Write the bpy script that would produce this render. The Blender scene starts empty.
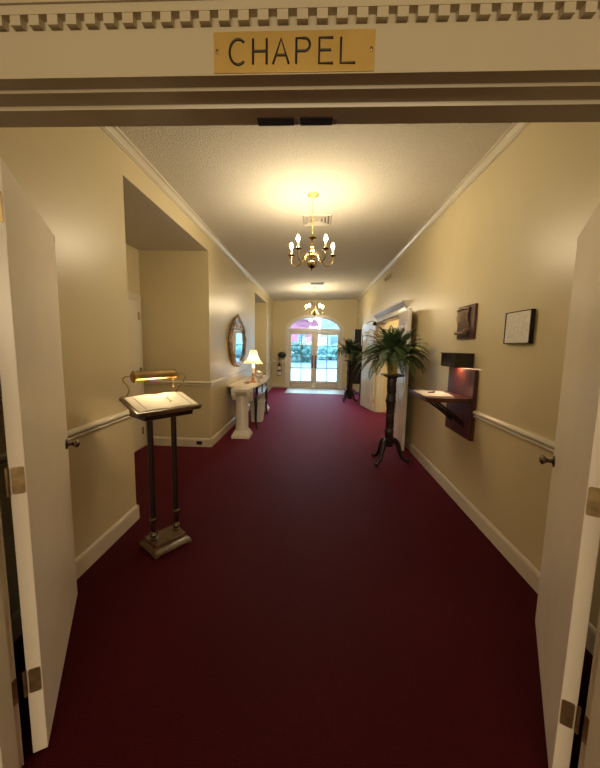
import bpy, bmesh, math, random
from mathutils import Vector, Matrix, noise
C = bpy.context.scene.collection
PI = math.pi
random.seed(7)

# ------------------------------------------------------------------ camera, world, light, exposure
cam = bpy.data.cameras.new('camera'); camo = bpy.data.objects.new('camera', cam); C.objects.link(camo)
cam.sensor_fit = 'HORIZONTAL'; cam.sensor_width = 36; cam.lens = 329.49 * 36 / 600; cam.clip_start = 0.02; cam.clip_end = 500
rt = (0.9988157, 0.0448647, 0.0188239); up = (-0.0238997, 0.1154310, 0.9930279); bk = (0.0423790, -0.9923018, 0.1163665)
camo.matrix_world = Matrix(((rt[0], up[0], bk[0], 0), (rt[1], up[1], bk[1], 0), (rt[2], up[2], bk[2], 1.5), (0, 0, 0, 1)))
sc = bpy.context.scene; sc.camera = camo
sc.view_settings.view_transform = 'Standard'; sc.view_settings.look = 'None'; sc.view_settings.gamma = 1
sc.view_settings.use_curve_mapping = False
sc.view_settings.exposure = 0.38
w = bpy.data.worlds.new('world'); sc.world = w; w.use_nodes = True
bg = w.node_tree.nodes['Background']; bg.inputs[0].default_value = (0.55, 0.78, 1.0, 1); bg.inputs[1].default_value = 9.0
BULB = 490.0
def light(name, kind, loc, energy, color, rot=(0, 0, 0), **k):
    l = bpy.data.lights.new(name, kind); l.energy = energy; l.color = color
    for a, b in k.items(): setattr(l, a, b)
    o = bpy.data.objects.new(name, l); C.objects.link(o); o.location = loc; o.rotation_euler = rot
    return o
light('sun', 'SUN', (0, 0, 20), 2.0, (1.0, 0.96, 0.9), (math.radians(14), math.radians(-30), 0), angle=0.01)
light('chapel_light', 'AREA', (0, -4.6, 2.1), 108, (1.0, 0.81, 0.53), (math.radians(80), 0, 0), shape='RECTANGLE', size=4.5, size_y=1.2)
light('side_hall_light', 'AREA', (2.35, 6.5, 2.9), 40, (1.0, 0.80, 0.5), shape='RECTANGLE', size=1.0, size_y=0.8)
light('recess_light', 'AREA', (-2.4, 9.2, 2.6), 3, (1.0, 0.80, 0.5), shape='RECTANGLE', size=0.5, size_y=0.5)

# ------------------------------------------------------------------ materials
def mat(name, col, rough=0.5, metal=0.0, var=0.06, scale=8.0, bump=0.0, bscale=60.0, bdist=0.002, sheen=0.0, coat=0.0, emit=None, spec=None, tint=None):
    m = bpy.data.materials.new(name); m.use_nodes = True; nt = m.node_tree; N = nt.nodes; L = nt.links
    b = N['Principled BSDF']; b.inputs['Roughness'].default_value = rough; b.inputs['Metallic'].default_value = metal
    if spec is not None: b.inputs['Specular IOR Level'].default_value = spec
    if coat: b.inputs['Coat Weight'].default_value = coat; b.inputs['Coat Roughness'].default_value = 0.15
    if sheen:
        b.inputs['Sheen Weight'].default_value = sheen; b.inputs['Sheen Roughness'].default_value = 0.4
        b.inputs['Sheen Tint'].default_value = (tint or col) + (1,)
    tc = N.new('ShaderNodeTexCoord'); n = N.new('ShaderNodeTexNoise'); n.inputs['Scale'].default_value = scale; n.inputs['Detail'].default_value = 4
    L.new(tc.outputs['Object'], n.inputs['Vector'])
    r = N.new('ShaderNodeValToRGB'); r.color_ramp.elements[0].position = 0.3; r.color_ramp.elements[1].position = 0.7
    r.color_ramp.elements[0].color = tuple(c * (1 - var) for c in col) + (1,); r.color_ramp.elements[1].color = tuple(min(1, c * (1 + var)) for c in col) + (1,)
    L.new(n.outputs['Fac'], r.inputs['Fac']); L.new(r.outputs['Color'], b.inputs['Base Color'])
    if bump:
        n2 = N.new('ShaderNodeTexNoise'); n2.inputs['Scale'].default_value = bscale; n2.inputs['Detail'].default_value = 3
        L.new(tc.outputs['Object'], n2.inputs['Vector'])
        bp = N.new('ShaderNodeBump'); bp.inputs['Strength'].default_value = bump; bp.inputs['Distance'].default_value = bdist
        L.new(n2.outputs['Fac'], bp.inputs['Height']); L.new(bp.outputs['Normal'], b.inputs['Normal'])
    if emit: b.inputs['Emission Color'].default_value = emit[0] + (1,); b.inputs['Emission Strength'].default_value = emit[1]
    return m
def wood(name, c1, c2, rough=0.3, scale=(3, 3, 0.35), coat=0.3, fine=9.0):
    m = bpy.data.materials.new(name); m.use_nodes = True; nt = m.node_tree; N = nt.nodes; L = nt.links
    b = N['Principled BSDF']; b.inputs['Roughness'].default_value = rough; b.inputs['Coat Weight'].default_value = coat; b.inputs['Coat Roughness'].default_value = 0.12
    tc = N.new('ShaderNodeTexCoord'); mp = N.new('ShaderNodeMapping'); mp.inputs['Scale'].default_value = scale
    n = N.new('ShaderNodeTexNoise'); n.inputs['Scale'].default_value = fine; n.inputs['Detail'].default_value = 6; n.inputs['Distortion'].default_value = 0.6
    r = N.new('ShaderNodeValToRGB'); r.color_ramp.elements[0].position = 0.35; r.color_ramp.elements[1].position = 0.65
    r.color_ramp.elements[0].color = c1 + (1,); r.color_ramp.elements[1].color = c2 + (1,)
    L.new(tc.outputs['Object'], mp.inputs['Vector']); L.new(mp.outputs['Vector'], n.inputs['Vector']); L.new(n.outputs['Fac'], r.inputs['Fac']); L.new(r.outputs['Color'], b.inputs['Base Color'])
    return m
WALL = mat('wall_paint', (0.64, 0.545, 0.335), 0.36, var=0.025, scale=1.5, bump=0.12, bscale=180, bdist=0.001)
TRIM = mat('trim_paint', (0.66, 0.60, 0.48), 0.32, var=0.03, scale=4)
DOOR = mat('door_paint', (0.82, 0.74, 0.61), 0.26, var=0.03, scale=3, bump=0.08, bscale=14, bdist=0.003)
PANEL = mat('panel_door_paint', (0.74, 0.70, 0.62), 0.22, var=0.03, scale=5)
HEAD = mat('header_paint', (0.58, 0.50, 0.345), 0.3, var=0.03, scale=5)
CEIL = mat('popcorn_ceiling', (0.72, 0.67, 0.58), 0.9, var=0.07, scale=70, bump=0.8, bscale=85, bdist=0.010)
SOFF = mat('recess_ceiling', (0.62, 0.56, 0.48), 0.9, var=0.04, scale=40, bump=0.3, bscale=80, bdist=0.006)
BRASS = mat('brushed_brass', (0.78, 0.53, 0.16), 0.36, 0.7, var=0.12, scale=6)
OLDBRASS = mat('aged_brass', (0.42, 0.29, 0.13), 0.38, 1.0, var=0.2, scale=20)
BRONZE = mat('bronze_relief', (0.34, 0.24, 0.18), 0.4, 0.8, var=0.3, scale=30)
BLACK = mat('black_enamel', (0.012, 0.012, 0.012), 0.35, var=0.1)
INK = mat('engraved_black', (0.01, 0.008, 0.006), 0.5, var=0.1)
IRON = mat('black_iron', (0.02, 0.019, 0.02), 0.35, 0.4, var=0.2)
MAHOG = wood('mahogany', (0.045, 0.010, 0.006), (0.11, 0.026, 0.014), 0.28)
DARKW = wood('dark_carved_wood', (0.010, 0.004, 0.003), (0.022, 0.008, 0.006), 0.42, coat=0.12)
WALNUT = wood('walnut', (0.07, 0.038, 0.020), (0.15, 0.085, 0.045), 0.3)
PLASTER = mat('white_plaster', (0.72, 0.67, 0.60), 0.5, var=0.04, scale=12)
PAPER = mat('paper', (0.82, 0.78, 0.68), 0.7, var=0.03, scale=20)
MIRROR = mat('mirror_glass', (0.86, 0.88, 0.88), 0.03, 1.0, var=0.01)
GOLD = mat('antique_gilt', (0.34, 0.23, 0.15), 0.4, 0.5, var=0.6, scale=25, bump=0.5, bscale=45, bdist=0.006)
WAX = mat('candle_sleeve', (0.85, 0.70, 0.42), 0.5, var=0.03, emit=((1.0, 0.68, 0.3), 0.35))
FLAME = mat('bulb_glow', (1, 0.8, 0.5), 0.4, emit=((1.0, 0.82, 0.53), BULB))
TUBE = mat('lamp_tube_glow', (1, 0.8, 0.5), 0.4, emit=((1.0, 0.78, 0.45), 30.0))
DOWN = mat('downlight_glow', (1, 0.8, 0.5), 0.4, emit=((1.0, 0.60, 0.40), 45.0))
FERN = mat('fern_leaf', (0.045, 0.085, 0.030), 0.45, var=0.5, scale=6)
POT = mat('brass_pot', (0.62, 0.50, 0.12), 0.3, 0.5, var=0.1)
RED = mat('extinguisher_red', (0.20, 0.03, 0.035), 0.3, var=0.1)
WHITEP = mat('white_plastic', (0.74, 0.72, 0.68), 0.4, var=0.03)
VENTM = mat('vent_metal', (0.55, 0.50, 0.42), 0.5, var=0.04)
SLOT = mat('vent_slot', (0.10, 0.085, 0.065), 0.7, var=0.1)
MATM = mat('mat_fibre', (0.60, 0.63, 0.70), 0.45, var=0.25, scale=14)
PINK = mat('rose_petal', (0.75, 0.45, 0.35), 0.6)
NAVY = mat('apron_lacquer', (0.03, 0.032, 0.055), 0.18, var=0.3, scale=9, coat=0.6)
HINGE = mat('hinge_metal', (0.40, 0.29, 0.14), 0.42, 0.9, var=0.25, scale=30)
STEELS = mat('grey_metal', (0.30, 0.27, 0.23), 0.35, 0.9, var=0.1)
MUNTSHADE = mat('muntin_backlit_shade', (0.22, 0.22, 0.25), 0.5, var=0.05)  # white muntins coloured grey: their backlit shade is painted in
DARKP = mat('dark_push_metal', (0.16, 0.10, 0.08), 0.35, 0.7, var=0.2)
DARKM = mat('dark_catch', (0.03, 0.028, 0.024), 0.4, 0.5)
SOIL = mat('soil', (0.03, 0.02, 0.012), 0.9)
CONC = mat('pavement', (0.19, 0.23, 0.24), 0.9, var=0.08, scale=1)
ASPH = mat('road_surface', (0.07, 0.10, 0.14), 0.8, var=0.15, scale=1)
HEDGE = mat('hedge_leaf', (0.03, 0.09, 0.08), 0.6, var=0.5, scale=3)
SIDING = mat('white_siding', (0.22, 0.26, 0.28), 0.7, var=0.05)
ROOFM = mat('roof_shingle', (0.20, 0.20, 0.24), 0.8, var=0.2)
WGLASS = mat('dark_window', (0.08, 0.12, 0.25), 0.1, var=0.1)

CHBR = mat('chandelier_brass', (0.50, 0.36, 0.13), 0.2, 1.0, var=0.1)
KNOBM = mat('dark_bronze', (0.20, 0.16, 0.12), 0.25, 1.0, var=0.1)
# carpet: fine woven grid of loops
CARP = bpy.data.materials.new('burgundy_carpet'); CARP.use_nodes = True
def carpet():
    nt = CARP.node_tree; N = nt.nodes; L = nt.links; b = N['Principled BSDF']
    b.inputs['Roughness'].default_value = 0.62; b.inputs['Specular IOR Level'].default_value = 0.07
    b.inputs['Sheen Weight'].default_value = 1.0; b.inputs['Sheen Roughness'].default_value = 0.27; b.inputs['Sheen Tint'].default_value = (1.0, 0.14, 0.32, 1)
    tc = N.new('ShaderNodeTexCoord')
    v = N.new('ShaderNodeTexVoronoi'); v.inputs['Scale'].default_value = 95; v.inputs['Randomness'].default_value = 0.35
    n = N.new('ShaderNodeTexNoise'); n.inputs['Scale'].default_value = 1.3; n.inputs['Detail'].default_value = 5
    L.new(tc.outputs['Object'], v.inputs['Vector']); L.new(tc.outputs['Object'], n.inputs['Vector'])
    r = N.new('ShaderNodeValToRGB'); r.color_ramp.elements[0].color = (0.074, 0.0035, 0.007, 1); r.color_ramp.elements[1].color = (0.034, 0.002, 0.0035, 1)
    r.color_ramp.elements[0].position = 0.1; r.color_ramp.elements[1].position = 0.75
    L.new(v.outputs['Distance'], r.inputs['Fac'])
    mx = N.new('ShaderNodeMixRGB'); mx.blend_type = 'MULTIPLY'; mx.inputs[0].default_value = 0.25
    L.new(r.outputs['Color'], mx.inputs[1]); L.new(n.outputs['Fac'], mx.inputs[2]); L.new(mx.outputs[0], b.inputs['Base Color'])
    bp = N.new('ShaderNodeBump'); bp.inputs['Strength'].default_value = 0.35; bp.inputs['Distance'].default_value = 0.003; bp.invert = True
    L.new(v.outputs['Distance'], bp.inputs['Height']); L.new(bp.outputs['Normal'], b.inputs['Normal'])
carpet()
# window glass: mostly clear, faint reflection
GLASS = bpy.data.materials.new('window_glass'); GLASS.use_nodes = True
def glass():
    nt = GLASS.node_tree; N = nt.nodes; L = nt.links; N.clear()
    o = N.new('ShaderNodeOutputMaterial'); t = N.new('ShaderNodeBsdfTransparent'); t.inputs[0].default_value = (0.90, 0.97, 0.98, 1)
    g = N.new('ShaderNodeBsdfGlossy'); g.inputs['Roughness'].default_value = 0.02; f = N.new('ShaderNodeFresnel'); f.inputs[0].default_value = 1.45
    m = N.new('ShaderNodeMixShader'); L.new(f.outputs[0], m.inputs[0]); L.new(t.outputs[0], m.inputs[1]); L.new(g.outputs[0], m.inputs[2]); L.new(m.outputs[0], o.inputs[0])
glass()
# lamp shade cloth: lets the bulb shine through
SHADE = bpy.data.materials.new('shade_cloth'); SHADE.use_nodes = True
def shade():
    nt = SHADE.node_tree; N = nt.nodes; L = nt.links; N.clear()
    o = N.new('ShaderNodeOutputMaterial'); t = N.new('ShaderNodeBsdfTranslucent'); t.inputs[0].default_value = (0.92, 0.80, 0.58, 1)
    d = N.new('ShaderNodeBsdfDiffuse'); d.inputs[0].default_value = (0.85, 0.74, 0.54, 1)
    m = N.new('ShaderNodeMixShader'); m.inputs[0].default_value = 0.45; L.new(t.outputs[0], m.inputs[1]); L.new(d.outputs[0], m.inputs[2]); L.new(m.outputs[0], o.inputs[0])
shade()
BRICK = bpy.data.materials.new('rose_brick'); BRICK.use_nodes = True
def brick():
    nt = BRICK.node_tree; N = nt.nodes; L = nt.links; b = N['Principled BSDF']; b.inputs['Roughness'].default_value = 0.9
    tc = N.new('ShaderNodeTexCoord'); mp = N.new('ShaderNodeMapping'); mp.inputs['Rotation'].default_value = (PI / 2, 0, 0)
    t = N.new('ShaderNodeTexBrick'); t.inputs['Color1'].default_value = (0.30, 0.075, 0.12, 1); t.inputs['Color2'].default_value = (0.36, 0.11, 0.16, 1); t.inputs['Mortar'].default_value = (0.32, 0.18, 0.22, 1); t.inputs['Scale'].default_value = 2
    L.new(tc.outputs['Object'], mp.inputs[0]); L.new(mp.outputs[0], t.inputs[0]); L.new(t.outputs[0], b.inputs['Base Color'])
brick()
RELIEF = bpy.data.materials.new('embossed_panel'); RELIEF.use_nodes = True
def relief():
    nt = RELIEF.node_tree; N = nt.nodes; L = nt.links; b = N['Principled BSDF']; b.inputs['Roughness'].default_value = 0.6
    tc = N.new('ShaderNodeTexCoord'); v = N.new('ShaderNodeTexVoronoi'); v.feature = 'DISTANCE_TO_EDGE'; v.inputs['Scale'].default_value = 45
    n = N.new('ShaderNodeTexNoise'); n.inputs['Scale'].default_value = 9; n.inputs['Detail'].default_value = 6
    a = N.new('ShaderNodeMixRGB'); a.inputs[0].default_value = 0.12; L.new(tc.outputs['Object'], a.inputs[1]); L.new(n.outputs['Color'], a.inputs[2]); L.new(a.outputs[0], v.inputs['Vector']); L.new(tc.outputs['Object'], n.inputs['Vector'])
    r = N.new('ShaderNodeValToRGB'); r.color_ramp.elements[0].color = (0.50, 0.46, 0.40, 1); r.color_ramp.elements[1].color = (0.78, 0.74, 0.68, 1); r.color_ramp.elements[1].position = 0.06
    L.new(v.outputs['Distance'], r.inputs[0]); L.new(r.outputs[0], b.inputs['Base Color'])
    bp = N.new('ShaderNodeBump'); bp.inputs['Distance'].default_value = 0.004; bp.inputs['Strength'].default_value = 0.6; L.new(v.outputs['Distance'], bp.inputs['Height']); L.new(bp.outputs[0], b.inputs['Normal'])
relief()

# ------------------------------------------------------------------ mesh helpers
def bx(bm, a, b, M=None):
    x0, x1 = sorted((a[0], b[0])); y0, y1 = sorted((a[1], b[1])); z0, z1 = sorted((a[2], b[2]))
    co = [(x0, y0, z0), (x1, y0, z0), (x1, y1, z0), (x0, y1, z0), (x0, y0, z1), (x1, y0, z1), (x1, y1, z1), (x0, y1, z1)]
    vs = [bm.verts.new(M @ Vector(c) if M else c) for c in co]
    for f in ((0, 3, 2, 1), (4, 5, 6, 7), (0, 1, 5, 4), (1, 2, 6, 5), (2, 3, 7, 6), (3, 0, 4, 7)): bm.faces.new([vs[i] for i in f])
def frustum(bm, a, b, c, d, z0, z1, M=None):
    """box from rectangle (a,b) at z0 to rectangle (c,d) at z1"""
    co = [(a[0], a[1], z0), (b[0], a[1], z0), (b[0], b[1], z0), (a[0], b[1], z0), (c[0], c[1], z1), (d[0], c[1], z1), (d[0], d[1], z1), (c[0], d[1], z1)]
    vs = [bm.verts.new(M @ Vector(q) if M else q) for q in co]
    for f in ((0, 3, 2, 1), (4, 5, 6, 7), (0, 1, 5, 4), (1, 2, 6, 5), (2, 3, 7, 6), (3, 0, 4, 7)): bm.faces.new([vs[i] for i in f])
def lathe(bm, prof, c=(0, 0, 0), seg=24, M=None, flute=None):
    rings = []
    for r, z in prof:
        ring = []
        for i in range(seg):
            a = 2 * PI * i / seg; rr = r * (flute(a, z) if flute else 1)
            p = Vector((c[0] + rr * math.cos(a), c[1] + rr * math.sin(a), c[2] + z)); ring.append(bm.verts.new(M @ p if M else p))
        rings.append(ring)
    for k in range(len(rings) - 1):
        for i in range(seg): bm.faces.new((rings[k][i], rings[k][(i + 1) % seg], rings[k + 1][(i + 1) % seg], rings[k + 1][i]))
    if prof[0][0] > 1e-4: bm.faces.new(list(reversed(rings[0])))
    if prof[-1][0] > 1e-4: bm.faces.new(rings[-1])
def tube(bm, pts, r, seg=10, closed=False):
    pts = [Vector(p) for p in pts]; n = len(pts); rings = []
    rs = r if isinstance(r, (list, tuple)) else [r] * n
    ref = None
    for i, p in enumerate(pts):
        if closed: t = pts[(i + 1) % n] - pts[i - 1]
        else: t = pts[min(i + 1, n - 1)] - pts[max(i - 1, 0)]
        t.normalize()
        if ref is None:
            ref = Vector((0, 0, 1)) if abs(t.z) < 0.9 else Vector((1, 0, 0))
        u = t.cross(ref); 
        if u.length < 1e-4: u = t.cross(Vector((0, 1, 0)))
        u.normalize(); v = u.cross(t); v.normalize(); ref = v
        rings.append([bm.verts.new(p + rs[i] * (math.cos(2 * PI * k / seg) * u + math.sin(2 * PI * k / seg) * v)) for k in range(seg)])
    m = n if closed else n - 1
    for i in range(m):
        A = rings[i]; B = rings[(i + 1) % n]
        for k in range(seg): bm.faces.new((A[k], B[k], B[(k + 1) % seg], A[(k + 1) % seg]))
    if not closed: bm.faces.new(rings[0]); bm.faces.new(list(reversed(rings[-1])))
def ball(bm, c, r, s=(1, 1, 1), seg=14):
    m = Matrix.Translation(c) @ Matrix.Diagonal((r * s[0], r * s[1], r * s[2], 1))
    bmesh.ops.create_uvsphere(bm, u_segments=seg, v_segments=max(6, seg // 2 + 1), radius=1, matrix=m)
def prism(bm, poly, f):
    """poly: 2-D outline; f(p, side) -> 3-D point for side 0 and 1"""
    A = [bm.verts.new(f(p, 0)) for p in poly]; B = [bm.verts.new(f(p, 1)) for p in poly]; n = len(poly)
    bm.faces.new(A); bm.faces.new(list(reversed(B)))
    for i in range(n): bm.faces.new((A[(i + 1) % n], A[i], B[i], B[(i + 1) % n]))
def bez(p0, p1, p2, p3, n=12):
    p0, p1, p2, p3 = map(Vector, (p0, p1, p2, p3))
    return [(1 - t) ** 3 * p0 + 3 * (1 - t) ** 2 * t * p1 + 3 * (1 - t) * t * t * p2 + t ** 3 * p3 for t in [i / n for i in range(n + 1)]]
def obj(name, bm, m, parent=None, smooth=True, ang=38, bev=0.0, kind=None, loc=None, rz=0):
    bmesh.ops.recalc_face_normals(bm, faces=bm.faces[:])
    if smooth:
        for f in bm.faces: f.smooth = True
        for e in bm.edges:
            if len(e.link_faces) == 2 and e.calc_face_angle(0) > math.radians(ang): e.smooth = False
    me = bpy.data.meshes.new(name); bm.to_mesh(me); bm.free(); me.materials.append(m)
    o = bpy.data.objects.new(name, me); C.objects.link(o)
    if parent: o.parent = parent
    if bev:
        b = o.modifiers.new('bevel', 'BEVEL'); b.width = bev; b.segments = 2; b.limit_method = 'ANGLE'
    if kind: o['kind'] = kind
    if loc: o.location = loc
    if rz: o.rotation_euler = (0, 0, rz)
    return o
def NB(): return bmesh.new()
def rrect(hw, hd, r, n=5):
    o = []
    for cx, cy, a0 in ((hw - r, hd - r, 0), (-hw + r, hd - r, 90), (-hw + r, -hd + r, 180), (hw - r, -hd + r, 270)):
        for i in range(n + 1):
            a = math.radians(a0 + 90 * i / n); o.append((cx + r * math.cos(a), cy + r * math.sin(a)))
    return o
def tag(o, label, cat, group=None):
    o['label'] = label; o['category'] = cat
    if group: o['group'] = group
    return o
def thing(name, label, cat, loc=(0, 0, 0), rz=0, group=None):
    o = bpy.data.objects.new(name, None); C.objects.link(o); o.location = loc; o.rotation_euler = (0, 0, rz); o.empty_display_size = 0.1
    return tag(o, label, cat, group)
def struct(name, bm, m, label=None, parent=None, smooth=False, bev=0.0, loc=None, rz=0):
    o = obj(name, bm, m, parent, smooth, bev=bev, loc=loc, rz=rz)
    if not parent: o['kind'] = 'structure'
    if label: o['label'] = label
    return o
def sempty(name, loc, rz=0, label=None):
    o = bpy.data.objects.new(name, None); C.objects.link(o); o.location = loc; o.rotation_euler = (0, 0, rz); o['kind'] = 'structure'
    if label: o['label'] = label
    return o
def dup(root, loc, label, group=None, rz=0):
    r = root.copy(); C.objects.link(r); r.location = loc; r.rotation_euler = (0, 0, rz); r['label'] = label
    for ch in list(root.children):
        c = ch.copy(); C.objects.link(c); c.parent = r
        for g in ch.children:
            d = g.copy(); C.objects.link(d); d.parent = c
    return r

XL, XR, YF = -1.485, 1.43, 11.57
def zc(x): return 3.0590 + 0.0335 * x            # ceiling height (it runs slightly out of level)

# ------------------------------------------------------------------ shell
b = NB(); bx(b, (-4.2, -5.2, -0.2), (5.2, YF + 0.15, 0)); struct('floor', b, CARP, 'burgundy wall to wall carpet')
b = NB()
co = [(x, y, z) for z in (0, 1) for (x, y) in ((-4.2, -5.2), (5.2, -5.2), (5.2, YF + 0.15), (-4.2, YF + 0.15))]
vs = [b.verts.new((x, y, zc(x) + 0.3 * z)) for x, y, z in co]
for f in ((0, 1, 2, 3), (7, 6, 5, 4), (0, 4, 5, 1), (1, 5, 6, 2), (2, 6, 7, 3), (3, 7, 4, 0)): b.faces.new([vs[i] for i in f])
struct('ceiling', b, CEIL, 'textured corridor ceiling')
T = 0.15
b = NB()
bx(b, (XL - T, 0.965, 0), (XL, 2.60, 3.2)); bx(b, (XL - T, 4.62, 0), (XL, 8.15, 3.2)); bx(b, (XL - T, 10.17, 0), (XL, YF, 3.2))
bx(b, (XL - T, 2.60, 2.76), (XL, 4.62, 3.2)); bx(b, (XL - T, 8.15, 2.76), (XL, 10.17, 3.2))
struct('wall_left', b, WALL, 'long yellow left corridor wall with two recess openings')
RX = -2.46
b = NB(); bx(b, (RX, 2.45, 0), (XL - T, 2.60, 2.76)); bx(b, (RX, 4.62, 0), (XL - T, 4.77, 2.76)); bx(b, (RX - T, 2.45, 0), (RX, 4.77, 2.90))
struct('wall_recess_left', b, WALL)
b = NB(); bx(b, (RX, 2.45, 2.76), (XL - T + 0.002, 4.77, 2.9)); 
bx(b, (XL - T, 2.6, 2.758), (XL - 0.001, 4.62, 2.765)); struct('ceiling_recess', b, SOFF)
b = NB(); bx(b, (-2.9, 8.0, 0), (XL - T, 8.15, 2.76)); bx(b, (-2.9, 10.17, 0), (XL - T, 10.32, 2.76)); bx(b, (-2.9 - T, 8.0, 0), (-2.9, 10.32, 2.9))
struct('wall_alcove_left', b, WALL)
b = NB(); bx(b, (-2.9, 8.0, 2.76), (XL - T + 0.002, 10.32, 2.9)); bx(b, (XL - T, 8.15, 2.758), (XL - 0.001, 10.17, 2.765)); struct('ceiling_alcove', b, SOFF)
HY0, HY1, HZ = 5.52, 7.58, 2.05
b = NB(); bx(b, (XR, 0.965, 0), (XR + T, HY0, 3.3)); bx(b, (XR, HY1, 0), (XR + T, YF, 3.3)); bx(b, (XR, HY0, HZ), (XR + T, HY1, 3.3))
struct('wall_right', b, WALL, 'long yellow right corridor wall')
b = NB(); bx(b, (XR + T, 4.9, 0), (3.5, 5.05, 3.3)); bx(b, (XR + T, HY1, 0), (3.5, HY1 + T, 3.3)); bx(b, (3.5, 4.9, 0), (3.65, HY1 + T, 3.3))
struct('wall_side_hall', b, WALL, 'yellow wall of the side hall seen through the double doorway')
# doorway wall towards the chapel, and the chapel shell behind the camera
OX0, OX1 = -1.000, 0.892
b = NB(); bx(b, (-4.2, 0.82, 0), (OX0 - 0.02, 0.965, 3.3)); bx(b, (OX1 + 0.02, 0.82, 0), (5.2, 0.965, 3.3)); bx(b, (OX0 - 0.02, 0.82, 2.14), (OX1 + 0.02, 0.965, 3.3))
struct('wall_doorway', b, WALL)
b = NB(); bx(b, (-4.35, -5.2, 0), (-4.2, 1, 3.3)); bx(b, (5.2, -5.2, 0), (5.35, 1, 3.3)); bx(b, (-4.35, -5.35, 0), (5.35, -5.2, 3.3)); struct('wall_back', b, WALL)
# far wall with arched opening
AX, AH = -0.02, 0.93
def arch(hw, z0, rise, n=24): return [(AX + hw * math.cos(PI * i / n), z0 + rise * math.sin(PI * i / n)) for i in range(n + 1)]
b = NB()
poly = [(XL - T, 0), (AX - AH, 0)] + list(reversed(arch(AH, 2.02, 0.49))) + [(AX + AH, 0), (XR + T, 0), (XR + T, 3.3), (XL - T, 3.3)]
prism(b, poly, lambda p, s: (p[0], YF + T * s, p[1])); struct('wall_far', b, WALL, 'yellow end wall with the arched glass entrance')

# ------------------------------------------------------------------ trim runs
def run(bm, p0, p1, nrm, prof, z0=0):
    p0 = Vector(p0 + (0,)); p1 = Vector(p1 + (0,)); n = Vector(nrm + (0,))
    prism(bm, prof, lambda p, s: (p1 if s else p0) + n * p[0] + Vector((0, 0, z0 + p[1])))
BP = [(-0.002, 0), (0.016, 0), (0.016, 0.105), (0.012, 0.118), (0.005, 0.128), (-0.002, 0.13)]
RP = [(-0.002, 0), (0.014, 0), (0.018, 0.005), (0.018, 0.013), (0.014, 0.018), (0.004, 0.019), (0.004, 0.026), (0.012, 0.030), (0.026, 0.033), (0.028, 0.040), (0.024, 0.050), (0.014, 0.058), (0.006, 0.062), (-0.002, 0.062)]
CP = [(-0.002, -0.072), (0.010, -0.072), (0.010, -0.062), (0.005, -0.058), (0.016, -0.052), (0.020, -0.042), (0.034, -0.024), (0.042, -0.018), (0.038, -0.013), (0.052, -0.011), (0.055, 0.006), (-0.002, 0.006)]
b = NB()
run(b, (XL, 0.99), (XL, 2.60), (1, 0), BP); run(b, (XL, 4.62), (XL, 8.15), (1, 0), BP); run(b, (XL, 10.17), (XL, YF), (1, 0), BP); run(b, (XL - T - 0.01, 2.60), (XL + 0.016, 2.60), (0, 1), BP)
struct('baseboard_left', b, TRIM, 'cream baseboard along the left wall')
b = NB(); run(b, (RX, 4.62), (XL + 0.016, 4.62), (0, -1), BP); run(b, (RX, 2.6), (RX, 3.44), (1, 0), BP); struct('baseboard_recess', b, TRIM)
b = NB(); run(b, (-2.9, 10.17), (XL + 0.016, 10.17), (0, -1), BP); struct('baseboard_alcove', b, TRIM)
b = NB(); run(b, (XR, 0.99), (XR, 5.36), (-1, 0), BP); run(b, (XR, 7.74), (XR, YF), (-1, 0), BP); struct('baseboard_right', b, TRIM, 'cream baseboard along the right wall')
b = NB(); run(b, (XL, YF), (-1.05, YF), (0, -1), BP); run(b, (1.01, YF), (XR, YF), (0, -1), BP); struct('baseboard_far', b, TRIM)
b = NB(); run(b, (XL, 0.99), (XL, 2.60), (1, 0), RP, 0.90); run(b, (XL, 4.60), (XL, 8.15), (1, 0), RP, 0.90); run(b, (XL, 10.15), (XL, YF), (1, 0), RP, 0.90); struct('trim_1', b, TRIM, 'cream chair rail on the left wall')
b = NB(); run(b, (RX, 4.62), (XL + 0.022, 4.62), (0, -1), RP, 0.90); struct('trim_2', b, TRIM, 'cream chair rail on the back wall of the recess')
b = NB(); run(b, (XR, 0.99), (XR, 5.36), (-1, 0), RP, 0.90); run(b, (XR, 7.74), (XR, YF), (-1, 0), RP, 0.90); struct('trim_3', b, TRIM, 'cream chair rail on the right wall')
b = NB(); run(b, (XL, YF), (-1.05, YF), (0, -1), RP, 0.90); run(b, (1.01, YF), (XR, YF), (0, -1), RP, 0.90); struct('trim_4', b, TRIM)
b = NB(); run(b, (XL, 0.965), (XL, YF), (1, 0), CP, zc(XL)); struct('trim_5', b, TRIM, 'crown moulding along the left side of the ceiling')
b = NB(); run(b, (XR, 0.965), (XR, YF), (-1, 0), CP, zc(XR)); struct('trim_6', b, TRIM, 'crown moulding along the right side of the ceiling')

# ------------------------------------------------------------------ chapel doorway frame
HP = [(0.800, 2.19), (0.800, 2.094), (0.834, 2.094), (0.8365, 2.0885), (0.879, 2.0885), (0.8815, 2.080), (0.945, 2.080), (0.945, 2.13), (0.968, 2.13), (0.968, 2.15), (0.82, 2.15), (0.82, 2.19)]
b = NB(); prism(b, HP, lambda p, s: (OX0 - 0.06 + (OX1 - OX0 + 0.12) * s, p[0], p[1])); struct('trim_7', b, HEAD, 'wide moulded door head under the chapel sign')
for sgn, xo, nm in ((1, OX0, 'trim_8'), (-1, OX1, 'trim_9')):
    prof = [(-0.12, 0.80), (-0.012, 0.80), (-0.012, 0.834), (-0.006, 0.8365), (-0.006, 0.879), (0.012, 0.8815), (0.012, 0.935), (0.0, 0.935), (0.0, 0.965), (-0.018, 0.965), (-0.018, 0.82), (-0.12, 0.82)]
    b = NB(); prism(b, prof, lambda p, s: (xo + sgn * p[0], p[1], 2.082 * s)); struct(nm, b, TRIM, 'chapel door jamb, %s side' % ('left' if sgn > 0 else 'right'))
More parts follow.
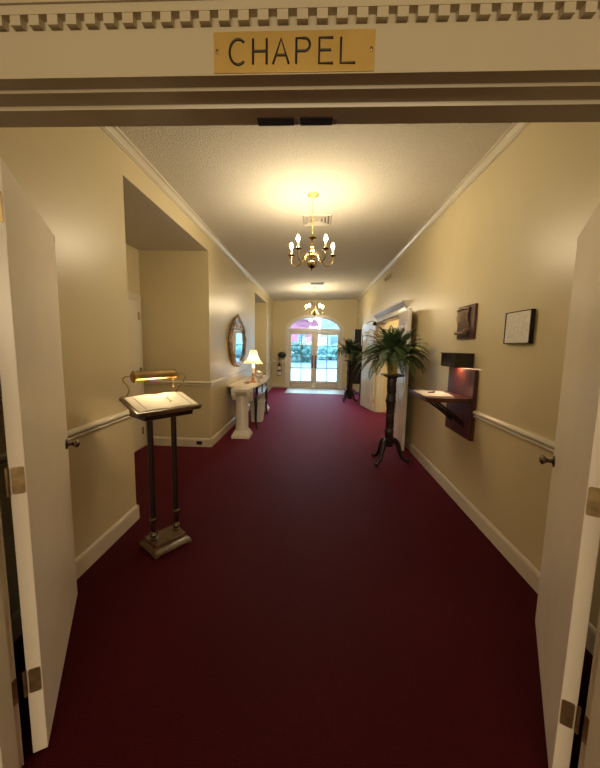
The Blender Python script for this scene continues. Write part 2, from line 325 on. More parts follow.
# entablature above: soffit, dentils, fascia, cornice
b = NB()
x0, x1 = -1.5, 1.45
bx(b, (x0, 0.806, 2.19), (x1, 0.82, 2.30)); bx(b, (x0, 0.800, 2.094), (OX0 - 0.06, 0.82, 2.19)); bx(b, (OX1 + 0.06, 0.800, 2.094), (x1, 0.82, 2.19))
bx(b, (x0, 0.788, 2.2135), (x1, 0.806, 2.232))
prism(b, [(0.806, 2.232), (0.783, 2.232), (0.780, 2.238), (0.770, 2.247), (0.752, 2.256), (0.748, 2.262), (0.738, 2.270), (0.738, 2.29), (0.806, 2.29)], lambda p, s: (x0 + (x1 - x0) * s, p[0], p[1]))
x = x0
while x < x1 - 0.03:
    bx(b, (x, 0.789, 2.1935), (x + 0.0235, 0.806, 2.2137)); x += 0.0425
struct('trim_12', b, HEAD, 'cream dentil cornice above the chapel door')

s_ = thing('chapel_sign', 'brass nameplate reading CHAPEL in black capitals above the door', 'sign', (-0.062, 0.800, 2.138))
b = NB(); bx(b, (-0.1765, -0.0022, -0.041), (0.1765, 0, 0.041)); obj('plate', b, BRASS, s_, bev=0.0006)
def text(name, body, size, m, parent, loc, depth=0.0006, rot=(PI / 2, 0, 0), sp=1.0, off=0.0):
    cu = bpy.data.curves.new(name, 'FONT'); cu.body = body; cu.size = size; cu.align_x = 'CENTER'; cu.align_y = 'CENTER'; cu.extrude = depth; cu.space_character = sp; cu.offset = off
    t = bpy.data.objects.new(name, cu); C.objects.link(t); bpy.context.view_layer.update()
    me = bpy.data.meshes.new_from_object(t.evaluated_get(bpy.context.evaluated_depsgraph_get())); bpy.data.objects.remove(t)
    me.materials.clear(); me.materials.append(m); o = bpy.data.objects.new(name, me); C.objects.link(o); o.parent = parent; o.location = loc; o.rotation_euler = rot
    return o
def stroke(bm, pts, w=0.0052, y=-0.0026):
    tube(bm, [(p[0], y, p[1]) for p in pts], w / 2, 8)
b = NB(); h = 0.025; L0 = -0.141; wl = 0.033
def arc(cx, cz, rx, rz, a0, a1, n=14): return [(cx + rx * math.cos(math.radians(a0 + (a1 - a0) * i / n)), cz + rz * math.sin(math.radians(a0 + (a1 - a0) * i / n))) for i in range(n + 1)]
stroke(b, arc(L0 + 0.019, 0, 0.019, h, 48, 312, 20))                                   # C
x = L0 + 0.052; stroke(b, [(x, -h), (x, h)]); stroke(b, [(x + 0.030, -h), (x + 0.030, h)]); stroke(b, [(x, 0.001), (x + 0.030, 0.001)])   # H
x = L0 + 0.096; stroke(b, [(x, -h), (x + 0.0175, h), (x + 0.035, -h)]); stroke(b, [(x + 0.0065, -0.0075), (x + 0.0285, -0.0075)])         # A
x = L0 + 0.147; stroke(b, [(x, -h), (x, h), (x + 0.018, h)] + arc(x + 0.018, 0.0125, 0.0115, 0.0125, 80, -80, 10) + [(x + 0.018, 0), (x, 0)])   # P
x = L0 + 0.197; stroke(b, [(x + 0.030, h), (x, h), (x, -h), (x + 0.031, -h)]); stroke(b, [(x, 0.001), (x + 0.026, 0.001)])                # E
x = L0 + 0.244; stroke(b, [(x, h), (x, -h), (x + 0.032, -h)])                                                                            # L
obj('lettering', b, INK, s_)
for xx in (-0.169, 0.169):
    b = NB(); ball(b, (xx, -0.0022, 0.002), 0.0035, (1, 0.5, 1.6), 10); obj('screw', b, OLDBRASS, s_)
for xa, xb, m, w1 in ((-0.163, -0.068, DARKM, 'left of the pair'), (-0.052, 0.032, DARKM, 'right of the pair')):
    b = NB(); bx(b, (xa, 0.916, 2.0772), (xb, 0.944, 2.0805)); o = obj('catch_plate', b, m)
    tag(o, 'dark metal catch plate under the door head, ' + w1, 'catch plate', 'catch plates under the door head')
    b = NB(); bx(b, (xb + 0.002, 0.918, 2.0775), (xb + 0.010, 0.942, 2.0805)); obj('bright_end', b, OLDBRASS, o)

# ------------------------------------------------------------------ flat chapel doors, local x along the leaf from the hinge
def flat_door(name, hinge, free, label, flip):
    hx, hy = hinge; fx, fy = free; L = math.hypot(fx - hx, fy - hy); a = math.atan2(fy - hy, fx - hx)
    e = sempty(name, (hx, hy, 0), a, label)
    t = 0.044 * flip        # thickness towards the wall side
    b = NB(); bx(b, (0, 0, 0.008), (L, t, 2.045)); struct('panel', b, DOOR, parent=e, bev=0.002)
    for z in (0.30, 1.04, 1.90):
        b = NB(); prism(b, [((q[0] + 0.021) * flip, z + q[1]) for q in rrect(0.017, 0.046, 0.006)], lambda p, s_: (-0.0025 + 0.003 * s_, p[0], p[1])); lathe(b, [(0.005, -0.048), (0.005, 0.048)], (-0.006, t + 0.004 * flip, z), 10)
        M = Matrix.Translation((-0.006, t + 0.004 * flip, z)) @ Matrix.Rotation(-a, 4, 'Z')
        obj('hinge', b, HINGE, e)
    for zz, in ((0.94,),):
        kx = L - 0.062
        b = NB(); Mk = Matrix.Translation((kx, 0, zz)) @ Matrix.Rotation(PI / 2 * flip, 4, 'X')
        lathe(b, [(0.0, -0.001), (0.028, -0.001), (0.029, 0.003), (0.024, 0.007), (0.011, 0.010), (0.009, 0.026), (0.014, 0.033), (0.021, 0.040), (0.024, 0.048), (0.021, 0.056), (0.012, 0.062), (0.0, 0.064)], (0, 0, 0), 20, Mk)
        obj('knob', b, KNOBM, e)
    b = NB(); bx(b, (L - 0.001, 0.010 * flip, 2.005), (L + 0.0025, 0.032 * flip, 2.043)); bx(b, (L - 0.02, -0.0015 * flip, 2.010), (L - 0.002, 0.001, 2.043)); obj('bolt_plate', b, HINGE, e)
    return e
flat_door('door_1', (-0.950, 1.012), (-1.375, 1.742), 'open cream flat door leaning back against the left wall', 1)
flat_door('door_2', (0.850, 1.012), (1.257, 1.722), 'open cream flat door swung back on the right side', -1)
# jamb-side hinge leaves
for xo, s in ((OX0, 1), (OX1, -1)):
    for z in (0.30, 1.04, 1.90):
        b = NB(); bx(b, (xo - 0.001 * s, 0.930, z - 0.046), (xo + 0.0022 * s, 0.964, z + 0.046)); o = obj('hinge_plate', b, HINGE)
        o['kind'] = 'structure'; o.name = 'trim_hinge_plate'

# ------------------------------------------------------------------ recess door (left)
e = sempty('door_3', (RX, 3.55, 0), 0, 'cream closed door in the left recess')
b = NB(); bx(b, (0.001, 0, 0.005), (0.030, 0.96, 2.06)); struct('panel', b, DOOR, parent=e, bev=0.002)
b = NB(); bx(b, (0.0, -0.09, 0), (0.020, -0.002, 2.15)); bx(b, (0.0, 0.962, 0), (0.020, 1.05, 2.15)); bx(b, (0.0, -0.002, 2.063), (0.020, 0.962, 2.15)); obj('casing', b, TRIM, e, bev=0.003)
for z in (0.25, 1.1, 1.86):
    b = NB(); lathe(b, [(0.008, -0.05), (0.008, 0.05)], (0.036, 0.955, z), 10); bx(b, (0.03, 0.93, z - 0.05), (0.033, 0.97, z + 0.05)); obj('hinge', b, HINGE, e)
b = NB(); bx(b, (-1.69, 4.598, 0.035), (-1.61, 4.606, 0.085)); bx(b, (-1.665, 4.594, 0.045), (-1.635, 4.600, 0.075)); tag(obj('electrical_outlet', b, INK), 'dark outlet plate on the baseboard of the left recess', 'outlet')

# ------------------------------------------------------------------ side hall doorway on the right wall
b = NB()
bx(b, (XR - 0.022, HY0 - 0.15, 0), (XR, HY0, HZ)); bx(b, (XR - 0.022, HY1, 0), (XR, HY1 + 0.15, HZ))
for dy in (0.03, 0.075, 0.12):
    bx(b, (XR - 0.028, HY0 - dy - 0.008, 0.15), (XR - 0.02, HY0 - dy + 0.008, HZ - 0.05)); bx(b, (XR - 0.028, HY1 + dy - 0.008, 0.15), (XR - 0.02, HY1 + dy + 0.008, HZ - 0.05))
bx(b, (XR - 0.022, HY0 - 0.17, HZ), (XR, HY1 + 0.17, 2.15)); bx(b, (XR - 0.035, HY0 - 0.18, HZ), (XR, HY1 + 0.18, HZ + 0.025))
prism(b, [(XR, 2.13), (XR - 0.03, 2.13), (XR - 0.035, 2.15), (XR - 0.055, 2.165), (XR - 0.075, 2.19), (XR - 0.095, 2.20), (XR - 0.10, 2.225), (XR, 2.23)], lambda p, s: (p[0], HY0 - 0.26 + (HY1 - HY0 + 0.52) * s, p[1]))
struct('trim_13', b, PANEL, 'white cased doorway with a cornice on the right wall')
b = NB(); bx(b, (XR - 0.002, HY0 - 0.001, 0), (XR + T + 0.01, HY0 + 0.018, HZ)); bx(b, (XR - 0.002, HY1 - 0.018, 0), (XR + T + 0.01, HY1 + 0.001, HZ)); bx(b, (XR - 0.002, HY0, HZ - 0.018), (XR + T + 0.01, HY1, HZ))
struct('trim_14', b, TRIM)
def panel_door(name, hinge, ang, W, label, side):
    """leaf from the hinge along local x; raised panels on both faces"""
    e = sempty(name, (hinge[0], hinge[1], 0), ang, label)
    H = 2.045; t = 0.022
    b = NB(); bx(b, (0, -t, 0.012), (W, t, H)); struct('panel', b, PANEL, parent=e, bev=0.002)
    zs = ((0.22, 0.78), (0.92, 1.48), (1.60, 1.87))
    k = 0
    for (z0, z1) in zs:
        for (xa, xb) in ((0.11, W / 2 - 0.05), (W / 2 + 0.05, W - 0.11)):
            b = NB()
            for s in (-1, 1):
                y = s * t
                for (p, q) in (((xa, z0), (xb, z0 + 0.02)), ((xa, z1 - 0.02), (xb, z1)), ((xa, z0), (xa + 0.02, z1)), ((xb - 0.02, z0), (xb, z1))):
                    bx(b, (p[0], y, p[1]), (q[0], y + s * 0.007, q[1]))
                M = Matrix.Translation((0, y - s * 0.002, 0)) @ Matrix.Rotation(PI / 2, 4, 'X')
                frustum(b, (xa + 0.028, z0 + 0.028), (xb - 0.028, z1 - 0.028), (xa + 0.052, z0 + 0.052), (xb - 0.052, z1 - 0.052), 0, -s * 0.010, M)
            obj('raised_panel', b, PANEL, e, smooth=False)
    for z in (0.25, 1.0, 1.75):
        b = NB(); lathe(b, [(0.008, -0.05), (0.008, 0.05)], (-0.008, -side * t, z), 10); bx(b, (-0.004, -0.02, z - 0.05), (0.0005, 0.02, z + 0.05)); obj('hinge', b, BRASS, e)
    b = NB(); Mk = Matrix.Translation((W - 0.06, 0, 0.97)) @ Matrix.Rotation(PI / 2, 4, 'X')
    lathe(b, [(0.0, -0.075), (0.02, -0.07), (0.026, -0.058), (0.018, -0.045), (0.01, -0.038), (0.01, -0.028), (0.028, -0.024), (0.028, 0.024), (0.01, 0.028), (0.01, 0.036)], (0, 0, 0), 16, Mk); obj('knob', b, OLDBRASS, e)
    return e
# near leaf folded back towards the camera
a1 = math.atan2(4.70 - 5.56, 1.305 - 1.385)
panel_door('door_4', (1.385, 5.56), a1, 0.875, 'white panelled door leaf folded back beside the fern stand', 1)
a2 = math.atan2(8.42 - 7.60, 1.225 - 1.385)
panel_door('door_5', (1.385, 7.60), a2, 0.86, 'white panelled door leaf on the far side of the side hall opening', -1)

# ------------------------------------------------------------------ far glass doors
b = NB()
outer = [(AX - 1.01, 0)] + [(AX - 1.01, 2.02)] + list(reversed(arch(1.01, 2.02, 0.56)))[1:] + [(AX + 1.01, 0)]
inner = [(AX + AH - 0.02, 0)] + arch(AH - 0.02, 2.02, 0.47) + [(AX - AH + 0.02, 0)]
prism(b, outer + inner, lambda p, s: (p[0], YF - 0.03 + 0.034 * s, p[1]))
prism(b, [(AX - AH, 0)] + list(reversed(arch(AH, 2.02, 0.49))) + [(AX + AH, 0)] + [(AX + AH - 0.025, 0)] + arch(AH - 0.025, 2.02, 0.465) + [(AX - AH + 0.025, 0)], lambda p, s: (p[0], YF + T * s, p[1]))
bx(b, (AX - AH, YF, 1.985), (AX + AH, YF + 0.12, 2.06)); struct('trim_15', b, PANEL, 'white arched casing round the glass entrance')
e = sempty('window_1', (AX, YF + 0.06, 2.06), 0, 'arched fanlight with sunburst muntins over the glass doors')
b = NB()
def fan(p): return (p[0] - AX, p[1] - 2.06)
ao = [fan(p) for p in arch(AH - 0.02, 2.02, 0.47) if p[1] > 2.05]; ai = [(x * 0.955, z * 0.93) for x, z in ao]
prism(b, ao + list(reversed(ai)), lambda p, s: (p[0], -0.02 + 0.04 * s, p[1])); bx(b, (-0.88, -0.02, -0.002), (0.88, 0.02, 0.025)); struct('window_frame', b, PANEL, parent=e)
b = NB()
def ell(f, a): return (0.86 * f * math.cos(a), 0.41 * f * math.sin(a) + 0.01)
for a in (PI / 6, PI / 3, PI / 2, 2 * PI / 3, 5 * PI / 6):
    p, q = ell(0.33, a), ell(0.99, a); tube(b, [(p[0], 0, p[1]), (q[0], 0, q[1])], 0.009, 6)
for f in (0.33,): tube(b, [(ell(f, a * PI / 20)[0], 0, ell(f, a * PI / 20)[1]) for a in range(21)], 0.010, 6)
for s in (-1, 1):
    tube(b, [(s * 0.30, 0, 0.07), (s * 0.62, 0, 0.20)], 0.008, 6); tube(b, [(s * 0.34, 0, 0.20), (s * 0.62, 0, 0.06)], 0.008, 6)
obj('muntins', b, MUNTSHADE, e)
b = NB(); bx(b, (-0.88, 0.005, 0.0), (0.88, 0.009, 0.02)); b.free(); b = NB(); prism(b, [(x * 0.97, z * 0.96) for x, z in ao], lambda p, s: (p[0], 0.006 + 0.004 * s, p[1])); obj('pane', b, GLASS, e, smooth=False)
def glass_leaf(name, x0, x1, hs, label):
    e = sempty(name, (x0, YF + 0.07, 0), 0, label); W = x1 - x0
    b = NB(); st = 0.095; zb, zt = 0.255, 1.885
    bx(b, (0, -0.022, 0.01), (st, 0.022, 1.98)); bx(b, (W - st, -0.022, 0.01), (W, 0.022, 1.98)); bx(b, (st, -0.022, 0.01), (W - st, 0.022, zb)); bx(b, (st, -0.022, zt), (W - st, 0.022, 1.98))
    bx(b, (W - 0.02, 0.018, 0.01), (W + 0.03, 0.03, 1.98)) if hs > 0 else None; struct('door_frame', b, PANEL, parent=e)
    b = NB(); bx(b, (W / 2 - 0.012, -0.014, zb), (W / 2 + 0.012, 0.014, zt))
    for k in (1, 2, 3):
        z = zt - (zt - zb) * k / 4 * 0.965; bx(b, (st, -0.013, z - 0.012), (W - st, 0.013, z + 0.012))
    obj('muntins', b, MUNTSHADE, e)
    b = NB(); bx(b, (st - 0.004, -0.003, zb - 0.004), (W - st + 0.004, 0.003, zt + 0.004)); obj('pane', b, GLASS, e)
    b = NB(); bx(b, (0.05, -0.026, 0.03), (W - 0.05, -0.0215, 0.19)); obj('kick_plate', b, mat('kick_plate_metal', (0.62, 0.55, 0.42), 0.25, 0.7), e)
    xh = W - 0.055 if hs > 0 else 0.055
    b = NB(); bx(b, (xh - 0.038, -0.028, 0.72), (xh + 0.038, -0.0215, 1.16)); tube(b, [(xh, -0.026, 0.80), (xh, -0.075, 0.82), (xh, -0.075, 1.06), (xh, -0.026, 1.08)], 0.009, 8); obj('push_plate', b, DARKP, e)
glass_leaf('door_6', AX - AH + 0.026, AX - 0.003, 1, 'left leaf of the glazed entrance doors at the corridor end')
glass_leaf('door_7', AX + 0.003, AX + AH - 0.026, -1, 'right leaf of the glazed entrance doors at the corridor end')
b = NB(); bx(b, (AX - AH, YF - 0.02, 0), (AX + AH, YF + 0.16, 0.012)); struct('trim_16', b, STEELS, 'door threshold')

# ------------------------------------------------------------------ outdoors
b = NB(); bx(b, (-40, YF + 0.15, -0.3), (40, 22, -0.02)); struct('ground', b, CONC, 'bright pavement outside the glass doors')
b = NB(); bx(b, (-60, 22, -0.3), (60, 90, -0.04)); struct('ground_road', b, ASPH)
b = NB(); bx(b, (-40, 21.8, -0.02), (40, 22.05, 0.12)); struct('ground_kerb', b, CONC)
def hedge(name, x0, x1, y0, y1, z1, m, label, lump):
    b = NB(); nx, nz = 60, 14
    pts = {}
    bx(b, (x0, y0 + 0.3, -0.04), (x1, y1, z1 - 0.15))
    for k in range(420):
        ball(b, (random.uniform(x0, x1), y0 + random.uniform(0, 0.6), random.uniform(0.1, z1 - 0.1)), random.uniform(0.16, 0.34), seg=6)
    tag(obj(name, b, m, smooth=False), label, 'hedge')
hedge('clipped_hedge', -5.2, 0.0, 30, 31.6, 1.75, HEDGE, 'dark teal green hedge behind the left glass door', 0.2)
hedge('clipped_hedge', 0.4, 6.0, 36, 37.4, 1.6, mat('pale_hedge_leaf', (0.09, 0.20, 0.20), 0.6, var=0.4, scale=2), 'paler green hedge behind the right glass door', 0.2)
b1 = thing('brick_building', 'rose brick building beyond the left glass door', 'building', (-4.2, 48, -0.04))
b = NB(); bx(b, (-9, 0, 0), (4.7, 8, 5.2)); obj('wall', b, BRICK, b1, smooth=False)
b = NB(); prism(b, [(-9.4, 5.2), (4.75, 5.2), (2.5, 6.0), (-7.4, 6.0)], lambda p, s: (p[0], -0.4 + 8.8 * s, p[1])); obj('roof', b, ROOFM, b1, smooth=False)
for xx in (1.7, -1.0):
    b = NB(); bx(b, (xx, -0.05, 1.4), (xx + 1.1, 0.1, 3.2)); f = obj('window', b, SIDING, b1); b = NB(); bx(b, (xx + 0.1, -0.08, 1.5), (xx + 1.0, -0.045, 3.1)); obj('pane', b, WGLASS, f)
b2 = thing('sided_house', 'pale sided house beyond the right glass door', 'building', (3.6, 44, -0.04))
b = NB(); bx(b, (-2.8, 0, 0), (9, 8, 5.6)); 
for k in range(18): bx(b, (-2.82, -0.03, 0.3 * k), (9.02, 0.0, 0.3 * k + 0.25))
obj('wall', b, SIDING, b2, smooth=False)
b = NB(); prism(b, [(-2.85, 5.6), (9.4, 5.6), (7.4, 6.5), (-1.4, 6.5)], lambda p, s: (p[0], -0.4 + 8.8 * s, p[1])); obj('roof', b, ROOFM, b2, smooth=False)
for xx, z in ((-1.6, 1.6), (-0.1, 4.0), (1.5, 1.6)):
    b = NB(); bx(b, (xx, -0.1, z), (xx + 1.0, 0.1, z + 1.3)); f = obj('window', b, CONC, b2); b = NB(); bx(b, (xx + 0.1, -0.14, z + 0.1), (xx + 0.9, -0.095, z + 1.2)); obj('pane', b, WGLASS, f)

# ------------------------------------------------------------------ chandeliers
def chandelier(loc, label):
    x, y = loc; zt = zc(x); t = thing('chandelier', label, 'chandelier', (x, y, zt), 0, 'brass chandeliers down the corridor')
    z0 = 2.29 - zt
    b = NB(); lathe(b, [(0.0, -0.030), (0.012, -0.028), (0.022, -0.022), (0.045, -0.014), (0.062, -0.006), (0.062, 0.0)], (0, 0, 0), 24); obj('canopy', b, BRASS, t)
    b = NB(); zz = -0.028; k = 0
    while zz > z0 + 0.375:
        pts = [(0.007 * math.cos(a), 0, -0.014 + 0.015 * math.sin(a)) for a in [2 * PI * i / 10 for i in range(10)]]
        if k % 2: pts = [(0, p[0], p[2]) for p in pts]
        tube(b, [(p[0], p[1], p[2] + zz) for p in pts], 0.0022, 6, True); zz -= 0.0225; k += 1
    obj('chain', b, BRASS, t)
    b = NB(); lathe(b, [(0.0, 0.0), (0.006, 0.004), (0.009, 0.012), (0.006, 0.020), (0.012, 0.026), (0.036, 0.034), (0.050, 0.052), (0.053, 0.074), (0.046, 0.096), (0.024, 0.108), (0.012, 0.114), (0.010, 0.124),
        (0.020, 0.130), (0.034, 0.140), (0.042, 0.156), (0.040, 0.172), (0.026, 0.186), (0.012, 0.196), (0.010, 0.215), (0.016, 0.225), (0.020, 0.245), (0.014, 0.265), (0.009, 0.29), (0.009, 0.315), (0.030, 0.330), (0.046, 0.336), (0.030, 0.342), (0.010, 0.350), (0.007, 0.375), (0.0, 0.38)], (0, 0, z0), 28)
    obj('body', b, CHBR, t)
    for k in range(5):
        a = math.radians(90 + 72 * k); R = 0.235
        d = Vector((math.cos(a), math.sin(a), 0)); Z = Vector((0, 0, 1))
        p0 = d * 0.03 + Z * (z0 + 0.165)
        path = bez(p0, d * 0.09 + Z * (z0 + 0.25), d * 0.10 + Z * (z0 + 0.06), d * 0.165 + Z * (z0 + 0.062), 10) + bez(d * 0.165 + Z * (z0 + 0.062), d * 0.225 + Z * (z0 + 0.06), d * 0.245 + Z * (z0 + 0.10), d * R + Z * (z0 + 0.165), 10)[1:]
        b = NB(); tube(b, path, 0.0058, 8); arm = obj('arm', b, CHBR, t)
        c = d * R
        b = NB(); lathe(b, [(0.006, 0.160), (0.010, 0.164), (0.034, 0.170), (0.040, 0.176), (0.030, 0.175), (0.012, 0.178), (0.013, 0.190), (0.0, 0.190)], (c.x, c.y, z0), 18); obj('drip_pan', b, CHBR, arm)
        b = NB(); lathe(b, [(0.0098, 0.186), (0.0098, 0.243), (0.0, 0.243)], (c.x, c.y, z0), 12); obj('candle', b, WAX, arm)
        b = NB(); lathe(b, [(0.006, 0.243), (0.010, 0.250), (0.0165, 0.264), (0.0150, 0.280), (0.0085, 0.297), (0.003, 0.308), (0.0, 0.312)], (c.x, c.y, z0), 14); obj('bulb', b, FLAME, arm)
    return t
ch1 = chandelier((-0.055, 3.63), 'nearer brass five arm candle chandelier hanging from the corridor ceiling')
dup(ch1, (-0.035, 9.15, zc(-0.035)), 'farther brass chandelier hanging near the glass doors')

# ceiling diffuser and return vent
t = thing('air_diffuser', 'square ceiling air diffuser with nested frames behind the near chandelier', 'vent', (-0.010, 4.31, zc(-0.01)))
def sqring(bm, r0, z0, r1, z1, r2, z2):
    for k in range(4):
        M = Matrix.Rotation(PI / 2 * k, 4, 'Z')
        A = [(-r0, -r0, z0), (r0, -r0, z0), (r1, -r1, z1), (-r1, -r1, z1)]; vs = [bm.verts.new(M @ Vector(p)) for p in A]; bm.faces.new(vs)
        A = [(-r1, -r1, z1), (r1, -r1, z1), (r2, -r2, z2), (-r2, -r2, z2)]; vs = [bm.verts.new(M @ Vector(p)) for p in A]; bm.faces.new(vs)
for i, (r0, r2) in enumerate(((0.18, 0.150), (0.135, 0.108), (0.095, 0.068), (0.055, 0.02))):
    b = NB(); sqring(b, r0, -0.001 if i == 0 else -0.012, (r0 + r2) / 2, -0.018, r2, -0.004); obj('louvre', b, VENTM, t, smooth=False)
b = NB(); bx(b, (-0.15, -0.15, -0.003), (0.15, 0.15, 0.001)); obj('duct_shade', b, SLOT, t)  # flat dark plate stands in for the shade inside the diffuser
t = thing('ceiling_vent', 'dark slatted rectangular ceiling vent before the far chandelier', 'vent', (0.02, 8.55, zc(0.02)))
b = NB(); bx(b, (-0.17, -0.13, -0.004), (0.17, 0.13, 0.002)); obj('backing', b, SLOT, t)
b = NB()
for s in (-1, 1): bx(b, (-0.18, s * 0.12, -0.012), (0.18, s * 0.14, -0.001)); bx(b, (s * 0.16, -0.14, -0.012), (s * 0.18, 0.14, -0.001))
obj('frame', b, VENTM, t)
for k in range(7):
    b = NB(); y = -0.10 + k * 0.033; prism(b, [(y, -0.004), (y + 0.004, -0.004), (y + 0.018, -0.012), (y + 0.014, -0.012)], lambda p, s: (-0.16 + 0.32 * s, p[0], p[1])); obj('slat', b, SLOT, t)

# ------------------------------------------------------------------ lectern with lamp
la = 0.92
t = thing('guest_book_lectern', 'dark walnut lectern on twin posts standing by the left recess', 'lectern', (-1.085, 2.275, 0), la)
b = NB(); M = None
frustum(b, (-0.145, -0.13), (0.145, 0.13), (-0.140, -0.125), (0.140, 0.125), 0.012, 0.026); frustum(b, (-0.140, -0.125), (0.140, 0.125), (-0.125, -0.095), (0.125, 0.095), 0.026, 0.048); bx(b, (-0.118, -0.085, 0.046), (0.118, 0.085, 0.075))
for sx in (-1, 1):
    for sy in (-1, 1): bx(b, (sx * 0.11, sy * 0.095, 0), (sx * 0.143, sy * 0.128, 0.014))
obj('base', b, WALNUT, t, bev=0.004)
for s in (-1, 1):
    px = s * 0.088
    b = NB(); lathe(b, [(0.020, 0.20), (0.0195, 0.96)], (px, 0, 0), 16); post = obj('post', b, DARKW, t)
    b = NB(); lathe(b, [(0.026, 0.073), (0.028, 0.085), (0.018, 0.095), (0.026, 0.105), (0.030, 0.118), (0.024, 0.130), (0.017, 0.140), (0.021, 0.20), (0.020, 0.215), (0.028, 0.225), (0.028, 0.235), (0.020, 0.245)], (px, 0, 0), 18); obj('collar', b, KNOBM, post)
W, D = 0.47, 0.30; th = math.atan2(0.085, 0.29)
Mt = Matrix.Translation((0, 0, 1.052)) @ Matrix.Rotation(th, 4, 'X')
b = NB(); 
prism(b, rrect(W / 2, D / 2, 0.02), lambda p, s: Mt @ Vector((p[0], p[1], 0.012 + 0.022 * s)))
bx(b, (-0.235, -0.150, 0.030), (0.235, -0.138, 0.042), Mt)
top = obj('desk_top', b, WALNUT, t, bev=0.003)
b = NB(); prism(b, [(-0.115, 0.985), (0.115, 0.985), (0.125, 1.098), (-0.125, 1.022)], lambda p, s: (-0.175 + 0.35 * s, p[0], p[1])); obj('apron', b, DARKW, t, bev=0.003)
# lamp on the lectern
lt = thing('reading_lamp', 'brass tube reading lamp lit above the open guest book', 'lamp', (-1.085, 2.275, 0), la)
zl, yl = 1.262, 0.085
for s in (-1, 1):
    b = NB(); tube(b, bez((s * 0.19, 0.125, 1.09), (s * 0.19, 0.16, 1.14), (s * 0.16, 0.04, 1.15), (s * 0.225, 0.06, 1.235), 12) + bez((s * 0.225, 0.06, 1.235), (s * 0.24, 0.07, 1.262), (s * 0.20, yl, 1.275), (s * 0.165, yl, zl), 8)[1:], 0.005, 8); lathe(b, [(0.012, 0), (0.012, 0.008), (0, 0.01)], (s * 0.19, 0.125, 1.083), 12); obj('arm', b, OLDBRASS, lt)
b = NB(); n = 14; R = 0.040
arcp = [(math.radians(-48 + 245 * i / n)) for i in range(n + 1)]
prism(b, [(yl + R * math.cos(a), zl + R * math.sin(a)) for a in arcp] + [(yl + (R - 0.003) * math.cos(a), zl + (R - 0.003) * math.sin(a)) for a in reversed(arcp)], lambda p, s: (-0.15 + 0.30 * s, p[0], p[1]))
sh = obj('shade', b, OLDBRASS, lt)
for s in (-1, 1):
    b = NB(); Mx = Matrix.Translation((s * 0.15, yl, zl)) @ Matrix.Rotation(PI / 2 * s, 4, 'Y'); lathe(b, [(0.042, -0.004), (0.043, 0.004), (0.030, 0.012), (0.010, 0.018), (0.0, 0.02)], (0, 0, 0), 20, Mx); obj('end_cap', b, OLDBRASS, lt)
b = NB(); Mx = Matrix.Translation((-0.12, yl, zl - 0.004)) @ Matrix.Rotation(PI / 2, 4, 'Y'); lathe(b, [(0.0, 0), (0.012, 0.004), (0.012, 0.236), (0.0, 0.24)], (0, 0, 0), 14, Mx); o = obj('bulb', b, TUBE, lt)
b = NB(); tube(b, [(0.13, yl - 0.02, zl - 0.025), (0.13, yl - 0.022, zl - 0.085)], 0.0022, 6); ball(b, (0.13, yl - 0.022, zl - 0.088), 0.006, seg=8); obj('pull_chain', b, BRASS, lt)
gb = thing('guest_book', 'open white guest book lying on the lectern', 'book', (-1.085, 2.275, 0), la)
b = NB(); 
pg = [(-0.215, 0.034), (0.215, 0.034), (0.215, 0.041), (0.17, 0.046), (0.06, 0.050), (0.0, 0.042), (-0.06, 0.050), (-0.17, 0.046), (-0.215, 0.041)]
prism(b, pg, lambda p, s: Mt @ Vector((p[0], -0.125 + 0.235 * s, p[1]))); obj('pages', b, PAPER, gb)
for s in (-1, 1):
    b = NB(); tube(b, [Mt @ Vector((s * 0.165, -0.12, 0.0475)), Mt @ Vector((s * 0.165, 0.112, 0.0475))], 0.0012, 5); obj('margin_line', b, INK, gb)
b = NB(); tube(b, [Mt @ Vector((0.03, -0.06, 0.054)), Mt @ Vector((0.055, 0.045, 0.054))], [0.004, 0.004], 8); tube(b, [Mt @ Vector((0.052, -0.055, 0.056)), Mt @ Vector((0.020, 0.02, 0.055))], 0.002, 6)
tag(obj('pen', b, STEELS), 'dark pen lying across the open guest book', 'pen'); bpy.data.objects['pen'].location = (-1.085, 2.275, 0); bpy.data.objects['pen'].rotation_euler = (0, 0, la)

# ------------------------------------------------------------------ right wall: guest shelf, plaque, picture
t = thing('wall_shelf_desk', 'dark mahogany wall desk with light box on the right wall', 'wall desk', (XR, 3.2, 0))
b = NB(); bx(b, (-0.036, -0.28, 0.68), (0, 0.28, 1.315)); obj('back_board', b, MAHOG, t, bev=0.003)
b = NB(); bx(b, (-0.165, -0.165, 1.325), (-0.0, 0.165, 1.455)); bx(b, (-0.172, -0.172, 1.448), (-0.0, 0.172, 1.458)); lb = obj('light_box', b, DARKW, t, bev=0.002)
b = NB(); bx(b, (-0.12, -0.05, 1.3195), (-0.05, 0.05, 1.3255)); obj('bulb', b, DOWN, lb)
b = NB(); bx(b, (-0.425, -0.255, 1.018), (-0.026, 0.265, 1.050)); bx(b, (-0.435, -0.262, 1.040), (-0.026, 0.272, 1.058)); bx(b, (-0.44, -0.262, 1.05), (-0.425, 0.272, 1.068)); obj('shelf', b, MAHOG, t, bev=0.003)
for y in (-0.13, 0.14):
    b = NB(); path = bez((-0.30, y, 1.022), (-0.24, y, 0.96), (-0.16, y, 0.93), (-0.024, y, 0.80), 12)
    for off in (0, 0.028): tube(b, [p + Vector((0.0, 0, -off)) for p in path], 0.010, 8)
    obj('bracket', b, DARKW, t)
vb = thing('visitor_book', 'open white book lying on the wall desk', 'book', (1.145, 3.23, 1.058))
b = NB(); prism(b, [(-0.19, 0), (0.19, 0), (0.19, 0.005), (0.06, 0.014), (0, 0.007), (-0.06, 0.014), (-0.19, 0.005)], lambda p, s: (-0.135 + 0.27 * s, p[0], p[1])); obj('pages', b, PAPER, vb)
